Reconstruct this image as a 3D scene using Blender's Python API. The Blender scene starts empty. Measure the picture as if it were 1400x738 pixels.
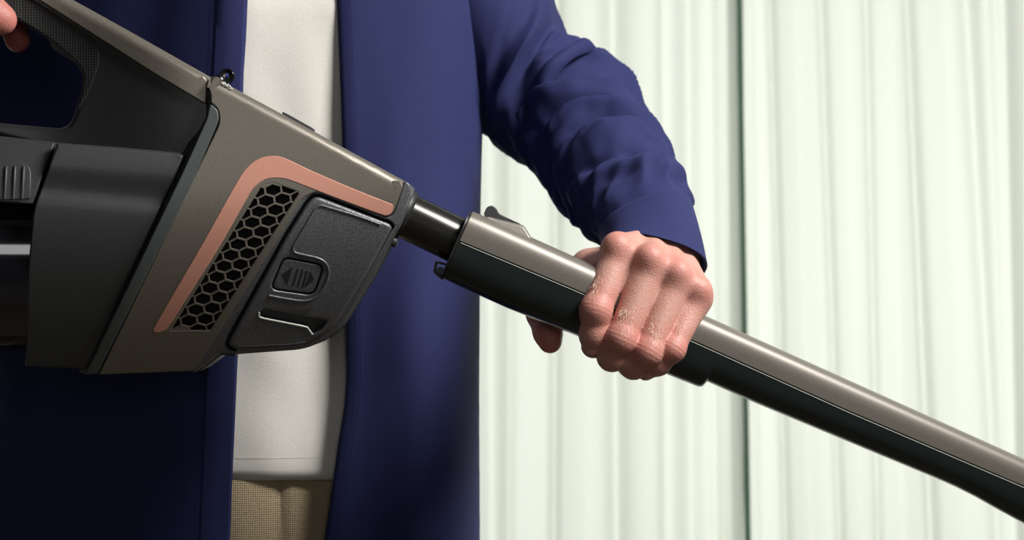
import bpy, bmesh, math, random
import numpy as np
from mathutils import Vector, Matrix, noise

random.seed(4); np.random.seed(4)
scene = bpy.context.scene
COL = scene.collection

# ------------------------------------------------------------------ camera, light, exposure
D0, WID, ZC = 1.6, 0.70, 1.10            # distance to the vacuum, width of the field there, lens height
K = WID / 1400.0
cam_d = bpy.data.cameras.new('camera'); cam = bpy.data.objects.new('camera', cam_d); COL.objects.link(cam)
cam.location = (0, -D0, ZC); cam.rotation_euler = (math.pi/2, 0, 0)
cam_d.sensor_width = 36; cam_d.lens = 36 * D0 / WID
cam_d.clip_start = 0.05; cam_d.clip_end = 60
cam_d.dof.use_dof = True; cam_d.dof.focus_distance = D0 - 0.03; cam_d.dof.aperture_fstop = 11
scene.camera = cam

world = bpy.data.worlds.new('sky'); scene.world = world; world.use_nodes = True
wn = world.node_tree.nodes; wn['Background'].inputs[0].default_value = (0.86, 0.90, 0.90, 1); wn['Background'].inputs[1].default_value = 0.6

def area(name, loc, target, sx, sy, power, col=(1, 1, 1)):
    l = bpy.data.lights.new(name, 'AREA'); l.shape = 'RECTANGLE'; l.size = sx; l.size_y = sy
    l.energy = power; l.color = col
    o = bpy.data.objects.new(name, l); COL.objects.link(o); o.location = loc
    o.rotation_euler = (Vector(target) - Vector(loc)).to_track_quat('-Z', 'Y').to_euler()
    return o
area('daylight', (0.0, 2.75, 1.35), (0.0, 0, 1.35), 3.4, 2.4, 39, (0.985, 1.0, 0.935))
area('low_sun_glow', (0.55, 2.45, 0.95), (0.42, 1.4, 1.02), 0.3, 0.5, 3.6, (1.0, 1.0, 0.93))
area('ceiling_softbox', (0.82, -0.40, 1.95), (-0.05, 0.08, 1.15), 0.6, 0.45, 30, (1.0, 0.985, 0.96))

area('front_softbox', (0.14, -2.7, 1.42), (0.0, 0.0, 1.2), 0.7, 0.5, 5.0, (1.0, 0.99, 0.97))

vs = scene.view_settings
scene.display_settings.display_device = 'sRGB'
vs.view_transform = 'Standard'; vs.look = 'None'; vs.gamma = 1.0; vs.exposure = 0.0; vs.use_curve_mapping = False

# ------------------------------------------------------------------ helpers
def P(px, py, Y):
    s = K * (Y + D0) / D0
    return Vector(((px - 700) * s, Y, ZC - (py - 369) * s))
def Yp(px):                                # the vacuum is turned a little: its far end recedes
    return (px - 620) * K * 0.2

def empty(name, loc):
    o = bpy.data.objects.new(name, None); COL.objects.link(o); o.location = loc
    o.empty_display_size = 0.05
    return o
def put(name, me, mat, parent=None, label=None, kind=None, sharp=None):
    o = bpy.data.objects.new(name, me); COL.objects.link(o)
    if mat is not None: me.materials.append(mat)
    if parent is not None:
        o.parent = parent
        m = Matrix.Identity(4); p = parent
        while p is not None:
            m = Matrix.Translation(p.location) @ m; p = p.parent
        o.matrix_parent_inverse = m.inverted() if parent.type == 'EMPTY' else Matrix.Identity(4)
    if label: o['label'] = label
    if kind: o['kind'] = kind
    if sharp is not None:
        for p in me.polygons: p.use_smooth = True
        if sharp < 179: me.set_sharp_from_angle(angle=math.radians(sharp))
    return o
def tag(o, label, cat, group=None):
    o['label'] = label; o['category'] = cat
    if group: o['group'] = group
def from_bm(bm, name):
    bmesh.ops.recalc_face_normals(bm, faces=bm.faces[:])
    me = bpy.data.meshes.new(name); bm.to_mesh(me); bm.free(); return me
def mesh(verts, faces, name):
    me = bpy.data.meshes.new(name); me.from_pydata([tuple(v) for v in verts], [], faces); me.update(); return me

def rounded(pts, n=5):
    """polygon with (x, y, r) corners -> dense outline"""
    out = []; N = len(pts)
    for i in range(N):
        p = Vector(pts[i][:2]); r = pts[i][2] if len(pts[i]) > 2 else 0
        if r <= 0: out.append((p.x, p.y)); continue
        a = Vector(pts[i-1][:2]) - p; b = Vector(pts[(i+1) % N][:2]) - p
        ra = min(r, a.length*.48); rb = min(r, b.length*.48)
        A = p + a.normalized()*ra; B = p + b.normalized()*rb
        for k in range(n+1):
            t = k/n; q = A*(1-t)**2 + p*2*t*(1-t) + B*t*t
            out.append((q.x, q.y))
    return out
def catmull(pts, n=6, closed=True):
    out = []; N = len(pts); P_ = [np.array(p, float) for p in pts]
    rng = range(N) if closed else range(N-1)
    for i in rng:
        if closed: p0, p1, p2, p3 = P_[i-1], P_[i], P_[(i+1) % N], P_[(i+2) % N]
        else: p0, p1, p2, p3 = P_[max(i-1, 0)], P_[i], P_[i+1], P_[min(i+2, N-1)]
        for k in range(n):
            t = k/n
            out.append(tuple(.5*((2*p1)+(-p0+p2)*t+(2*p0-5*p1+4*p2-p3)*t*t+(-p0+3*p1-3*p2+p3)*t**3)))
    if not closed: out.append(tuple(P_[-1]))
    return out
def ccw(pts):
    a = sum(pts[i-1][0]*pts[i][1]-pts[i][0]*pts[i-1][1] for i in range(len(pts)))
    return pts if a > 0 else pts[::-1]
def offset(pts, w):
    """inset a ccw outline by w (list or number)"""
    N = len(pts); out = []
    for i in range(N):
        p = Vector(pts[i]); a = (p - Vector(pts[i-1])); b = (Vector(pts[(i+1) % N]) - p)
        if a.length < 1e-6: a = b
        if b.length < 1e-6: b = a
        a.normalize(); b.normalize()
        na = Vector((-a.y, a.x)); nb = Vector((-b.y, b.x)); m = na + nb
        if m.length < 1e-4: m = na.copy()
        m.normalize(); c = max(.45, m.dot(na))
        wi = w[i] if hasattr(w, '__len__') else w
        q = p + m*(wi/c); out.append((q.x, q.y))
    return out

def offset_e(pts, ew):
    """inset a ccw outline, edge i (from point i) by its own width"""
    N = len(pts); out = []
    for i in range(N):
        p = Vector(pts[i]); a = (p-Vector(pts[i-1])).normalized(); b = (Vector(pts[(i+1) % N])-p).normalized()
        na = Vector((-a.y, a.x)); nb = Vector((-b.y, b.x)); wa, wb = ew[i-1], ew[i]
        cr = a.x*b.y-a.y*b.x
        if abs(cr) < .25:
            m = (na+nb).normalized(); q = p+m*((wa+wb)/2/max(.5, m.dot(na)))
        else:
            A = p+na*wa; B = p+nb*wb; t = ((B-A).x*b.y-(B-A).y*b.x)/cr; q = A+a*t
        out.append((q.x, q.y))
    return out

def panel(name, outline, mat, parent, depth, thick=.004, bev=2.0, holes=(), hbev=0.0, step=12, back=True, sharp=40, label=None, round_h=1.0):
    """a moulded plate: outline in the side view, bevelled rim, surface on depth(px, py), wall of given thickness"""
    bm = bmesh.new(); lay = bm.verts.layers.float.new('drop')
    outline = ccw([tuple(p) for p in outline])
    if callable(bev):
        dense = []
        for i in range(len(outline)):                       # extra points near the corners keep the bevels local
            a, b = Vector(outline[i]), Vector(outline[(i+1) % len(outline)]); L = (b-a).length
            dense.append(tuple(a))
            if L > 30: dense += [tuple(a.lerp(b, 6/L)), tuple(a.lerp(b, 1-6/L))]
        outline = dense
        N_ = len(outline)
        ew = [bev((outline[i][0]+outline[(i+1) % N_][0])/2, (outline[i][1]+outline[(i+1) % N_][1])/2) for i in range(N_)]
        bw = [max(ew[i-1], ew[i]) for i in range(N_)]
    else:
        ew = None; bw = [bev]*len(outline)
    fr = (0, .08, .25, .48, .74, 1.0, 1.25); rings = []
    for f in fr:
        pts = outline if f == 0 else offset(outline, [b*f for b in bw]) if ew is None else offset_e(outline, [b*f for b in ew])
        r = []
        for p, b in zip(pts, bw):
            v = bm.verts.new((p[0], p[1], 0)); v[lay] = b*K*round_h*(1-math.sqrt(max(0, 1-max(0, 1-f)**2))); r.append(v)
        rings.append(r)
    def quads(A, B):
        for i in range(len(A)):
            j = (i+1) % len(A)
            bm.faces.new((A[i], A[j], B[j], B[i]))
    for A, B in zip(rings, rings[1:]): quads(A, B)
    fill = []
    def loop_edges(r):
        for i in range(len(r)):
            e = bm.edges.get((r[i], r[(i+1) % len(r)])) or bm.edges.new((r[i], r[(i+1) % len(r)]))
            fill.append(e)
    loop_edges(rings[-1])
    for h in holes:
        h = ccw([tuple(p) for p in h])
        if hbev > 0:
            r0 = [bm.verts.new((x, y, 0)) for x, y in h]
            for v in r0: v[lay] = hbev*K
            r1 = [bm.verts.new((x, y, 0)) for x, y in offset(h, -hbev)]
            quads(r0, r1); loop_edges(r1)
        else:
            loop_edges([bm.verts.new((x, y, 0)) for x, y in h])
    bmesh.ops.triangle_fill(bm, use_beauty=True, use_dissolve=False, edges=fill, normal=(0, 0, 1))
    xs = [p[0] for p in outline]; ys = [p[1] for p in outline]
    if step:
        for axis, lo, hi in ((0, min(xs), max(xs)), (1, min(ys), max(ys))):
            c = lo + step*.5
            while c < hi:
                co = [0, 0, 0]; co[axis] = c; no = [0, 0, 0]; no[axis] = 1
                bmesh.ops.bisect_plane(bm, geom=bm.verts[:]+bm.edges[:]+bm.faces[:], plane_co=co, plane_no=no, dist=1e-5)
                c += step
    for v in bm.verts:
        x, y = v.co.x, v.co.y
        v.co = P(x, y, depth(x, y) + v[lay])
    bd = [e for e in bm.edges if e.is_boundary]
    res = bmesh.ops.extrude_edge_only(bm, edges=bd)
    nv = [g for g in res['geom'] if isinstance(g, bmesh.types.BMVert)]
    for v in nv: v.co.y += thick
    if back:
        try: bmesh.ops.holes_fill(bm, edges=[e for e in bm.edges if e.is_boundary], sides=0)
        except Exception: pass
    return put(name, from_bm(bm, name), mat, parent, label, sharp=sharp)

def tube(name, pts, r, mat, parent, n=10, label=None, cap=True, sharp=60, obj=True):
    """round bar through 3D points; r number or list"""
    pts = [Vector(p) for p in pts]; N = len(pts); vs_ = []; fs = []
    ref = None
    for i, p in enumerate(pts):
        t = (pts[min(i+1, N-1)] - pts[max(i-1, 0)]).normalized()
        if ref is None: ref = t.orthogonal().normalized()
        a = (ref - t*ref.dot(t)).normalized(); b = t.cross(a); ref = a
        ri = r[i] if hasattr(r, '__len__') else r
        for k in range(n):
            w = 2*math.pi*k/n; vs_.append(p + a*math.cos(w)*ri + b*math.sin(w)*ri)
    for i in range(N-1):
        for k in range(n):
            fs.append((i*n+k, i*n+(k+1) % n, (i+1)*n+(k+1) % n, (i+1)*n+k))
    if cap: fs += [tuple(range(n))[::-1], tuple(range((N-1)*n, N*n))]
    if not obj: return vs_, fs
    return put(name, mesh(vs_, fs, name), mat, parent, label, sharp=sharp)

def loft(rings, caps=True, closed=True):
    n = len(rings[0]); vs_ = [v for r in rings for v in r]; fs = []
    for i in range(len(rings)-1):
        for k in range(n if closed else n-1):
            fs.append((i*n+k, i*n+(k+1) % n, (i+1)*n+(k+1) % n, (i+1)*n+k))
    if caps: fs += [tuple(range(n))[::-1], tuple(range((len(rings)-1)*n, len(rings)*n))]
    return vs_, fs

def lerp_tab(tab, x):
    return float(np.interp(x, [t[0] for t in tab], [t[1] for t in tab]))

# ------------------------------------------------------------------ materials
def mat(name, col, rough=.5, metal=0.0, noise_s=None, noise_a=0.0, bump_s=None, bump_a=0.0, coat=0.0, spec=.5, sheen=0.0, bump_kind='noise', sss=0.0):
    m = bpy.data.materials.new(name); m.use_nodes = True; nt = m.node_tree; b = nt.nodes['Principled BSDF']
    b.inputs['Base Color'].default_value = (*col, 1); b.inputs['Roughness'].default_value = rough
    b.inputs['Metallic'].default_value = metal; b.inputs['Coat Weight'].default_value = coat
    b.inputs['Specular IOR Level'].default_value = spec
    if sheen: b.inputs['Sheen Weight'].default_value = sheen; b.inputs['Sheen Roughness'].default_value = .5
    tc = nt.nodes.new('ShaderNodeTexCoord')
    if noise_s:
        t = nt.nodes.new('ShaderNodeTexNoise'); t.inputs['Scale'].default_value = noise_s; t.inputs['Detail'].default_value = 3
        nt.links.new(tc.outputs['Object'], t.inputs['Vector'])
        mp = nt.nodes.new('ShaderNodeMapRange'); mp.inputs[1].default_value = .3; mp.inputs[2].default_value = .7
        mp.inputs[3].default_value = 1-noise_a; mp.inputs[4].default_value = 1+noise_a
        nt.links.new(t.outputs['Fac'], mp.inputs[0])
        mx = nt.nodes.new('ShaderNodeVectorMath'); mx.operation = 'SCALE'; mx.inputs[0].default_value = col
        nt.links.new(mp.outputs[0], mx.inputs['Scale']); nt.links.new(mx.outputs[0], b.inputs['Base Color'])
    if bump_s:
        if bump_kind == 'voronoi':
            t = nt.nodes.new('ShaderNodeTexVoronoi'); t.inputs['Randomness'].default_value = 0.0; out = 'Distance'
        else:
            t = nt.nodes.new('ShaderNodeTexNoise'); t.inputs['Detail'].default_value = 2; out = 'Fac'
        t.inputs['Scale'].default_value = bump_s
        nt.links.new(tc.outputs['Object'], t.inputs['Vector'])
        bp = nt.nodes.new('ShaderNodeBump'); bp.inputs['Strength'].default_value = bump_a; bp.inputs['Distance'].default_value = .001
        if bump_kind == 'voronoi': bp.invert = True
        nt.links.new(t.outputs[out], bp.inputs['Height']); nt.links.new(bp.outputs[0], b.inputs['Normal'])
    return m

def weave(name, col, col2, scale, bump=.3, rough=.85, sheen=.0, tilt=0.0):
    """woven cloth: crossing threads"""
    m = bpy.data.materials.new(name); m.use_nodes = True; nt = m.node_tree; b = nt.nodes['Principled BSDF']
    b.inputs['Roughness'].default_value = rough; b.inputs['Specular IOR Level'].default_value = .2
    if sheen: b.inputs['Sheen Weight'].default_value = sheen; b.inputs['Sheen Roughness'].default_value = .45; b.inputs['Sheen Tint'].default_value = (*[min(1, c*2.2+.05) for c in col], 1)
    tc = nt.nodes.new('ShaderNodeTexCoord'); mpg = nt.nodes.new('ShaderNodeMapping'); mpg.inputs['Rotation'].default_value = (0, tilt, 0)
    nt.links.new(tc.outputs['Object'], mpg.inputs['Vector'])
    w = []
    for d in ('X', 'Z'):
        t = nt.nodes.new('ShaderNodeTexWave'); t.wave_type = 'BANDS'; t.bands_direction = d; t.inputs['Scale'].default_value = scale
        t.inputs['Distortion'].default_value = .6; t.inputs['Detail'].default_value = 1; t.inputs['Detail Scale'].default_value = .3
        nt.links.new(mpg.outputs[0], t.inputs['Vector']); w.append(t)
    mu = nt.nodes.new('ShaderNodeMath'); mu.operation = 'MULTIPLY'
    nt.links.new(w[0].outputs['Fac'], mu.inputs[0]); nt.links.new(w[1].outputs['Fac'], mu.inputs[1])
    n = nt.nodes.new('ShaderNodeTexNoise'); n.inputs['Scale'].default_value = 900; n.inputs['Detail'].default_value = 2
    nt.links.new(tc.outputs['Object'], n.inputs['Vector'])
    ad = nt.nodes.new('ShaderNodeMath'); ad.operation = 'MULTIPLY_ADD'; ad.inputs[1].default_value = .5
    nt.links.new(n.outputs['Fac'], ad.inputs[0]); nt.links.new(mu.outputs[0], ad.inputs[2])
    mx = nt.nodes.new('ShaderNodeMix'); mx.data_type = 'RGBA'
    mx.inputs[6].default_value = (*col2, 1); mx.inputs[7].default_value = (*col, 1)
    nt.links.new(ad.outputs[0], mx.inputs[0]); nt.links.new(mx.outputs[2], b.inputs['Base Color'])
    bp = nt.nodes.new('ShaderNodeBump'); bp.inputs['Strength'].default_value = bump; bp.inputs['Distance'].default_value = .0008
    nt.links.new(ad.outputs[0], bp.inputs['Height']); nt.links.new(bp.outputs[0], b.inputs['Normal'])
    return m

M = {}
M['taupe'] = mat('taupe_metallic_lacquer', (.190, .170, .140), .40, .42, 1400, .16)
M['taupe_wand'] = mat('taupe_wand_lacquer', (.190, .170, .145), .42, .35, 1400, .12)
M['copper'] = mat('copper_satin', (.72, .34, .25), .42, .25, 1200, .05)
M['black'] = mat('black_plastic', (.016, .017, .018), .46, 0, None, 0, 900, .10)
M['handle'] = mat('handle_plastic', (.018, .019, .019), .42, 0, None, 0, 1300, .12)
M['charcoal'] = mat('charcoal_plastic', (.036, .039, .039), .44, 0, None, 0, 1300, .10)
M['cover'] = mat('filter_cover_plastic', (.135, .138, .146), .40, .4, 1500, .5, 1300, .25)
M['rim'] = mat('rim_plastic', (.066, .078, .075), .42, 0, 1500, .15, 1300, .12)
M['dark'] = mat('vent_dark', (.006, .006, .007), .8)
M['grip'] = mat('grip_rubber', (.011, .012, .012), .6, 0, None, 0, 560, .55, bump_kind='voronoi')
M['bin'] = mat('bin_smoked', (.006, .006, .009), .09, 0, None, 0, coat=.6)
M['pipe'] = mat('pipe_black_metal', (.060, .058, .052), .22, .75)
M['lower'] = mat('wand_dark_plastic', (.013, .018, .017), .26, 0)
M['pale_line'] = mat('bright_hairline', (.62, .65, .58), .4, .1)  # pale grey for the painted seam highlight, the recess lip and the logo
M['icon'] = mat('icon_dark', (.012, .013, .014), .6)
M['shirt'] = weave('navy_cotton', (.034, .041, .142), (.013, .016, .060), 620, .25, .8, .25)
M['thread'] = mat('navy_thread', (.03, .035, .12), .8)
M['tee'] = mat('white_jersey', (.80, .77, .70), .9, 0, 700, .03, 1500, .25, spec=.2)
M['tee_thread'] = mat('white_thread', (.66, .62, .55), .9)
M['trousers'] = weave('beige_weave', (.72, .58, .38), (.24, .175, .10), 190, .9, .85)
M['button'] = mat('button_horn', (.012, .013, .015), .2, 0, coat=.5)
M['btn_thread'] = mat('button_thread', (.05, .07, .35), .7)
M['nail'] = mat('nail', (.66, .33, .28), .25)
M['wall'] = mat('wall_paint', (.20, .205, .20), .9)
M['floor'] = mat('floor_oak', (.10, .075, .05), .5, 0, 12, .25)
M['frame'] = mat('window_frame_paint', (.75, .76, .73), .5)
M['hem'] = mat('curtain_hem', (.10, .19, .13), .9)

def skin_material():
    m = bpy.data.materials.new('skin'); m.use_nodes = True; nt = m.node_tree; b = nt.nodes['Principled BSDF']
    b.inputs['Roughness'].default_value = .46; b.inputs['Specular IOR Level'].default_value = .35
    b.inputs['Subsurface Weight'].default_value = .22; b.inputs['Subsurface Radius'].default_value = (1, .28, .16); b.inputs['Subsurface Scale'].default_value = .0045
    at = nt.nodes.new('ShaderNodeAttribute'); at.attribute_name = 'flush_shade'
    tc = nt.nodes.new('ShaderNodeTexCoord')
    n = nt.nodes.new('ShaderNodeTexNoise'); n.inputs['Scale'].default_value = 90; n.inputs['Detail'].default_value = 4
    nt.links.new(tc.outputs['Object'], n.inputs['Vector'])
    ma = nt.nodes.new('ShaderNodeMath'); ma.operation = 'MULTIPLY_ADD'; ma.inputs[1].default_value = .5; ma.inputs[2].default_value = -.25
    nt.links.new(n.outputs['Fac'], ma.inputs[0])
    ad = nt.nodes.new('ShaderNodeMath'); ad.use_clamp = True; nt.links.new(at.outputs['Fac'], ad.inputs[0]); nt.links.new(ma.outputs[0], ad.inputs[1])
    mx = nt.nodes.new('ShaderNodeMix'); mx.data_type = 'RGBA'
    mx.inputs[6].default_value = (.58, .31, .25, 1); mx.inputs[7].default_value = (.53, .15, .125, 1)
    nt.links.new(ad.outputs[0], mx.inputs[0]); nt.links.new(mx.outputs[2], b.inputs['Base Color'])
    v = nt.nodes.new('ShaderNodeTexVoronoi'); v.inputs['Scale'].default_value = 900; nt.links.new(tc.outputs['Object'], v.inputs['Vector'])
    n2 = nt.nodes.new('ShaderNodeTexNoise'); n2.inputs['Scale'].default_value = 420; n2.inputs['Detail'].default_value = 3; nt.links.new(tc.outputs['Object'], n2.inputs['Vector'])
    s = nt.nodes.new('ShaderNodeMath'); nt.links.new(v.outputs['Distance'], s.inputs[0]); nt.links.new(n2.outputs['Fac'], s.inputs[1])
    bp = nt.nodes.new('ShaderNodeBump'); bp.inputs['Strength'].default_value = .30; bp.inputs['Distance'].default_value = .0006
    nt.links.new(s.outputs[0], bp.inputs['Height']); nt.links.new(bp.outputs[0], b.inputs['Normal'])
    return m
M['skin'] = skin_material()

def curtain_material():
    m = bpy.data.materials.new('sheer_voile'); m.use_nodes = True; nt = m.node_tree
    for n in list(nt.nodes): nt.nodes.remove(n)
    out = nt.nodes.new('ShaderNodeOutputMaterial')
    d = nt.nodes.new('ShaderNodeBsdfDiffuse'); d.inputs[0].default_value = (.84, .845, .80, 1)
    t = nt.nodes.new('ShaderNodeBsdfTranslucent'); t.inputs[0].default_value = (.90, .905, .855, 1)
    mx = nt.nodes.new('ShaderNodeMixShader'); mx.inputs[0].default_value = .6
    nt.links.new(d.outputs[0], mx.inputs[1]); nt.links.new(t.outputs[0], mx.inputs[2]); nt.links.new(mx.outputs[0], out.inputs[0])
    return m
M['curtain'] = curtain_material()
def glass_material():
    m = bpy.data.materials.new('window_glass'); m.use_nodes = True; nt = m.node_tree
    for n in list(nt.nodes): nt.nodes.remove(n)
    out = nt.nodes.new('ShaderNodeOutputMaterial'); t = nt.nodes.new('ShaderNodeBsdfTransparent'); t.inputs[0].default_value = (.96, .975, .96, 1)
    g = nt.nodes.new('ShaderNodeBsdfGlossy'); g.inputs['Roughness'].default_value = .02
    mx = nt.nodes.new('ShaderNodeMixShader'); mx.inputs[0].default_value = .06
    nt.links.new(t.outputs[0], mx.inputs[1]); nt.links.new(g.outputs[0], mx.inputs[2]); nt.links.new(mx.outputs[0], out.inputs[0])
    return m
M['glass'] = glass_material()

# ------------------------------------------------------------------ the room
def box(name, lo, hi, m, parent=None, kind=None, label=None):
    x0, y0, z0 = lo; x1, y1, z1 = hi
    v = [(x0,y0,z0),(x1,y0,z0),(x1,y1,z0),(x0,y1,z0),(x0,y0,z1),(x1,y0,z1),(x1,y1,z1),(x0,y1,z1)]
    f = [(0,3,2,1),(4,5,6,7),(0,1,5,4),(1,2,6,5),(2,3,7,6),(3,0,4,7)]
    o = put(name, mesh(v, f, name), m, parent, label); 
    if kind: o['kind'] = kind
    return o
RX, YB, YF, ZT = 2.6, 1.95, -2.9, 2.65
def setting(name, lo, hi, m, label, cat):
    o = box(name, lo, hi, m, None, 'structure'); o['label'] = label; o['category'] = cat; return o
setting('floor', (-RX, YF, -.05), (RX, YB, 0), M['floor'], 'brown wooden floor under the standing person', 'floor')
setting('ceiling', (-RX, YF, ZT), (RX, YB, ZT+.05), M['wall'], 'grey painted ceiling above the room', 'ceiling')
setting('wall_left', (-RX-.05, YF, 0), (-RX, YB, ZT), M['wall'], 'grey painted wall on the left side', 'wall')
setting('wall_right', (RX, YF, 0), (RX+.05, YB, ZT), M['wall'], 'grey painted wall on the right side', 'wall')
setting('wall_front', (-RX, YF-.05, 0), (RX, YF, ZT), M['wall'], 'grey painted wall behind the camera', 'wall')
bm = bmesh.new()
WX, WZ0, WZ1 = 1.75, .12, 2.5
for lo, hi in (((-RX, YB, 0), (-WX, YB+.12, ZT)), ((WX, YB, 0), (RX, YB+.12, ZT)), ((-WX, YB, 0), (WX, YB+.12, WZ0)), ((-WX, YB, WZ1), (WX, YB+.12, ZT))):
    r = bmesh.ops.create_cube(bm, size=1.0)
    for v in r['verts']:
        v.co = Vector([(lo[i]+hi[i])/2 + v.co[i]*(hi[i]-lo[i]) for i in range(3)])
wb = put('wall_back', from_bm(bm, 'wall_back'), M['wall'], None, 'grey wall around the wide window behind the curtains', 'structure'); wb['category'] = 'wall'
win = empty('window_1', (0, YB+.06, WZ0)); win['kind'] = 'structure'; win['label'] = 'wide bright window behind the sheer curtains'; win['category'] = 'window'
for lo, hi in (((-WX, YB+.03, WZ0), (-WX+.06, YB+.09, WZ1)), ((WX-.06, YB+.03, WZ0), (WX, YB+.09, WZ1)), ((-WX+.06, YB+.03, WZ0), (WX-.06, YB+.09, WZ0+.06)), ((-WX+.06, YB+.03, WZ1-.06), (WX-.06, YB+.09, WZ1))):
    box('window_frame', lo, hi, M['frame'], win)
box('pane', (-WX+.06, YB+.058, WZ0+.06), (WX-.06, YB+.062, WZ1-.06), M['glass'], win)

# sheer curtains: cloth surface with real pleats
YC = 1.45
SC = K*(YC+D0)/D0
def pxX(px): return (px-700)*SC
# (px at top of frame, px at bottom, width m, depth m)   depth > 0 : the pleat runs back towards the window
FOLDS_L = [(520,520,.03,.05),(600,598,.016,.05),(668,672,.020,.05),(700,694,.010,-.03),(762,758,.006,.045),(800,800,.03,-.03),(838,844,.013,.060),(880,886,.03,-.03),(905,909,.007,.02),(942,946,.017,.055),(972,980,.008,.03),(992,1000,.005,.02),
           (420,420,.03,.05),(330,330,.02,.05),(240,240,.03,.05),(140,140,.02,.05),(40,40,.03,.05),(-60,-60,.02,.05),(-160,-160,.03,.05),(-260,-260,.02,.05),(-380,-380,.03,.05),(-500,-500,.03,.05),(-640,-640,.03,.05)]
FOLDS_R = [(1026,1036,.006,-.02),(1057,1079,.0045,.05),(1090,1110,.02,-.03),(1127,1153,.0045,.045),(1160,1182,.02,-.025),(1190,1206,.0045,.035),(1222,1240,.02,-.03),(1250,1284,.006,.06),(1300,1325,.02,-.02),(1335,1378,.013,.055),(1362,1392,.006,.02),(1385,1404,.010,.05),(1412,1440,.02,-.03),
           (1470,1480,.02,.05),(1560,1560,.02,.05),(1650,1650,.03,.05),(1760,1760,.02,.05),(1870,1870,.03,.05),(1980,1980,.03,.05),(2100,2100,.03,.05)]
def curtain(x0, x1, folds, yoff, name):
    N = int((x1-x0)/.0019); zs = np.concatenate([np.linspace(.03, .65, 5), np.linspace(.7, 1.5, 17), np.linspace(1.6, 2.5, 6)])
    xs = np.linspace(x0, x1, N); vs_ = []
    for z in zs:
        py = 369+(ZC-z)/SC; f = py/738
        y = np.zeros(N)
        for a, b, w, d in folds:
            c = pxX(a+(b-a)*f); w2 = w*(1+.12*math.sin(z*3+a)); u = (xs-c)/w2
            y += .45*d*np.exp(-np.abs(u)**1.7)
        y += .010*np.sin(xs*9+.7*z+1)+.004*np.sin(xs*23+1.3*z)
        for x, yy in zip(xs, y): vs_.append((x, YC+yoff+yy, z))
    fs = [(r*N+i, r*N+i+1, (r+1)*N+i+1, (r+1)*N+i) for r in range(len(zs)-1) for i in range(N-1)]
    return mesh(vs_, fs, name), xs, zs
XSEAM = pxX(1014)
me, _, _ = curtain(-1.65, XSEAM+.002, FOLDS_L, 0, 'sheer_curtain')
cl = put('sheer_curtain', me, M['curtain'], None, sharp=180)
tag(cl, 'sheer white curtain hanging behind the person, left of the dark green edge line', 'curtain', 'sheer curtains')
me, _, _ = curtain(XSEAM-.012, 1.65, FOLDS_R, .035, 'sheer_curtain')
cr = put('sheer_curtain', me, M['curtain'], None, sharp=180)
tag(cr, 'sheer white curtain at right behind the wand, with fine slanting pleat lines', 'curtain', 'sheer curtains')
hv, hf = [], []
zs = np.linspace(.03, 2.5, 30)
rings = []
for z in zs:
    py = 369+(ZC-z)/SC; c = pxX(1009+ (1021-1009)*py/738); w = .0026
    rings.append([(c-w, YC-.026, z), (c+w, YC-.026, z), (c+w, YC+.004, z), (c-w, YC+.004, z)])
hv, hf = loft(rings)
put('curtain_hem', mesh(hv, hf, 'curtain_hem'), M['hem'], cl, 'dark green edge band of the curtain')
rod = tube('curtain_rod', [(-1.7, YC+.02, 2.53), (1.7, YC+.02, 2.53)], .014, M['frame'], None)
tag(rod, 'pale curtain rod above the sheer curtains', 'curtain rod')

# ------------------------------------------------------------------ the vacuum cleaner
vac = empty('stick_vacuum', P(300, 512, Yp(300)))
tag(vac, 'taupe and black cordless stick vacuum with copper stripe held across the torso', 'vacuum cleaner')
def BD(px, py):                            # barrel-shaped side of the motor housing
    d = (py-250)*K
    return Yp(px) - .058 + (d*d/(2*.17) if d > 0 else d*d/(2*.5))
def at(d): return lambda x, y: BD(x, y)+d

ytop = lambda x: 103+(x-288)*.5434
shell_out = rounded([(288.5, 103.5, 1), (420, 174.5, 0), (551.5, 246.5, 2), (553, 249, 1), (537.5, 292, 9), (528, 297, 5), (434, 260.5, 10), (412.5, 271, 10), (386, 317, 0), (266, 507, 8), (135, 512, 2), (301, 168, 10), (299, 149, 10), (288.5, 140, 1)])
grille_out = rounded([(352, 252, 8), (372, 245, 10), (413.5, 259.5, 3), (411, 267, 2), (291, 454, 2), (228, 454, 2)], 4)
hwin = ccw([(356, 255), (361, 251.5), (374, 248.5), (408, 261), (409.5, 265), (288, 452), (232, 452)])
def shell_bev(x, y):
    return 13.0 if y-ytop(x) < 3.5 else 1.6
panel('motor_housing', shell_out, M['taupe'], vac, at(0), thick=.085, bev=shell_bev, holes=[hwin], hbev=.4, step=11, back=False)

# vent grille: honeycomb bars
a1 = np.array((22.4, -2.4)); a2 = np.array((-9.6, 14.9))
Bm = np.array([[1, 0], [-.5, math.sqrt(3)/2]]).T
A_ = np.array([a1, a2]).T @ np.linalg.inv(Bm)
hexr = [A_ @ (np.array((math.cos(t), math.sin(t)))/math.sqrt(3)) for t in [math.pi/6+k*math.pi/3 for k in range(6)]]
def clip(poly, win):
    out = [tuple(p) for p in poly]
    for i in range(len(win)):
        a, b = win[i], win[(i+1) % len(win)]; inp = out; out = []
        if not inp: return []
        side = lambda p: (b[0]-a[0])*(p[1]-a[1])-(b[1]-a[1])*(p[0]-a[0])
        for j in range(len(inp)):
            p, q = inp[j-1], inp[j]; sp, sq = side(p), side(q)
            if sp*sq < 0:
                t = sp/(sp-sq); out.append((p[0]+(q[0]-p[0])*t, p[1]+(q[1]-p[1])*t))
            if sq >= 0: out.append(q)
    return out
def parea(h): return sum(h[k-1][0]*h[k][1]-h[k][0]*h[k-1][1] for k in range(len(h)))/2
def clean(h):
    out = [h[k] for k in range(len(h)) if math.hypot(h[k][0]-h[k-1][0], h[k][1]-h[k-1][1]) > .6]
    return out
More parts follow.
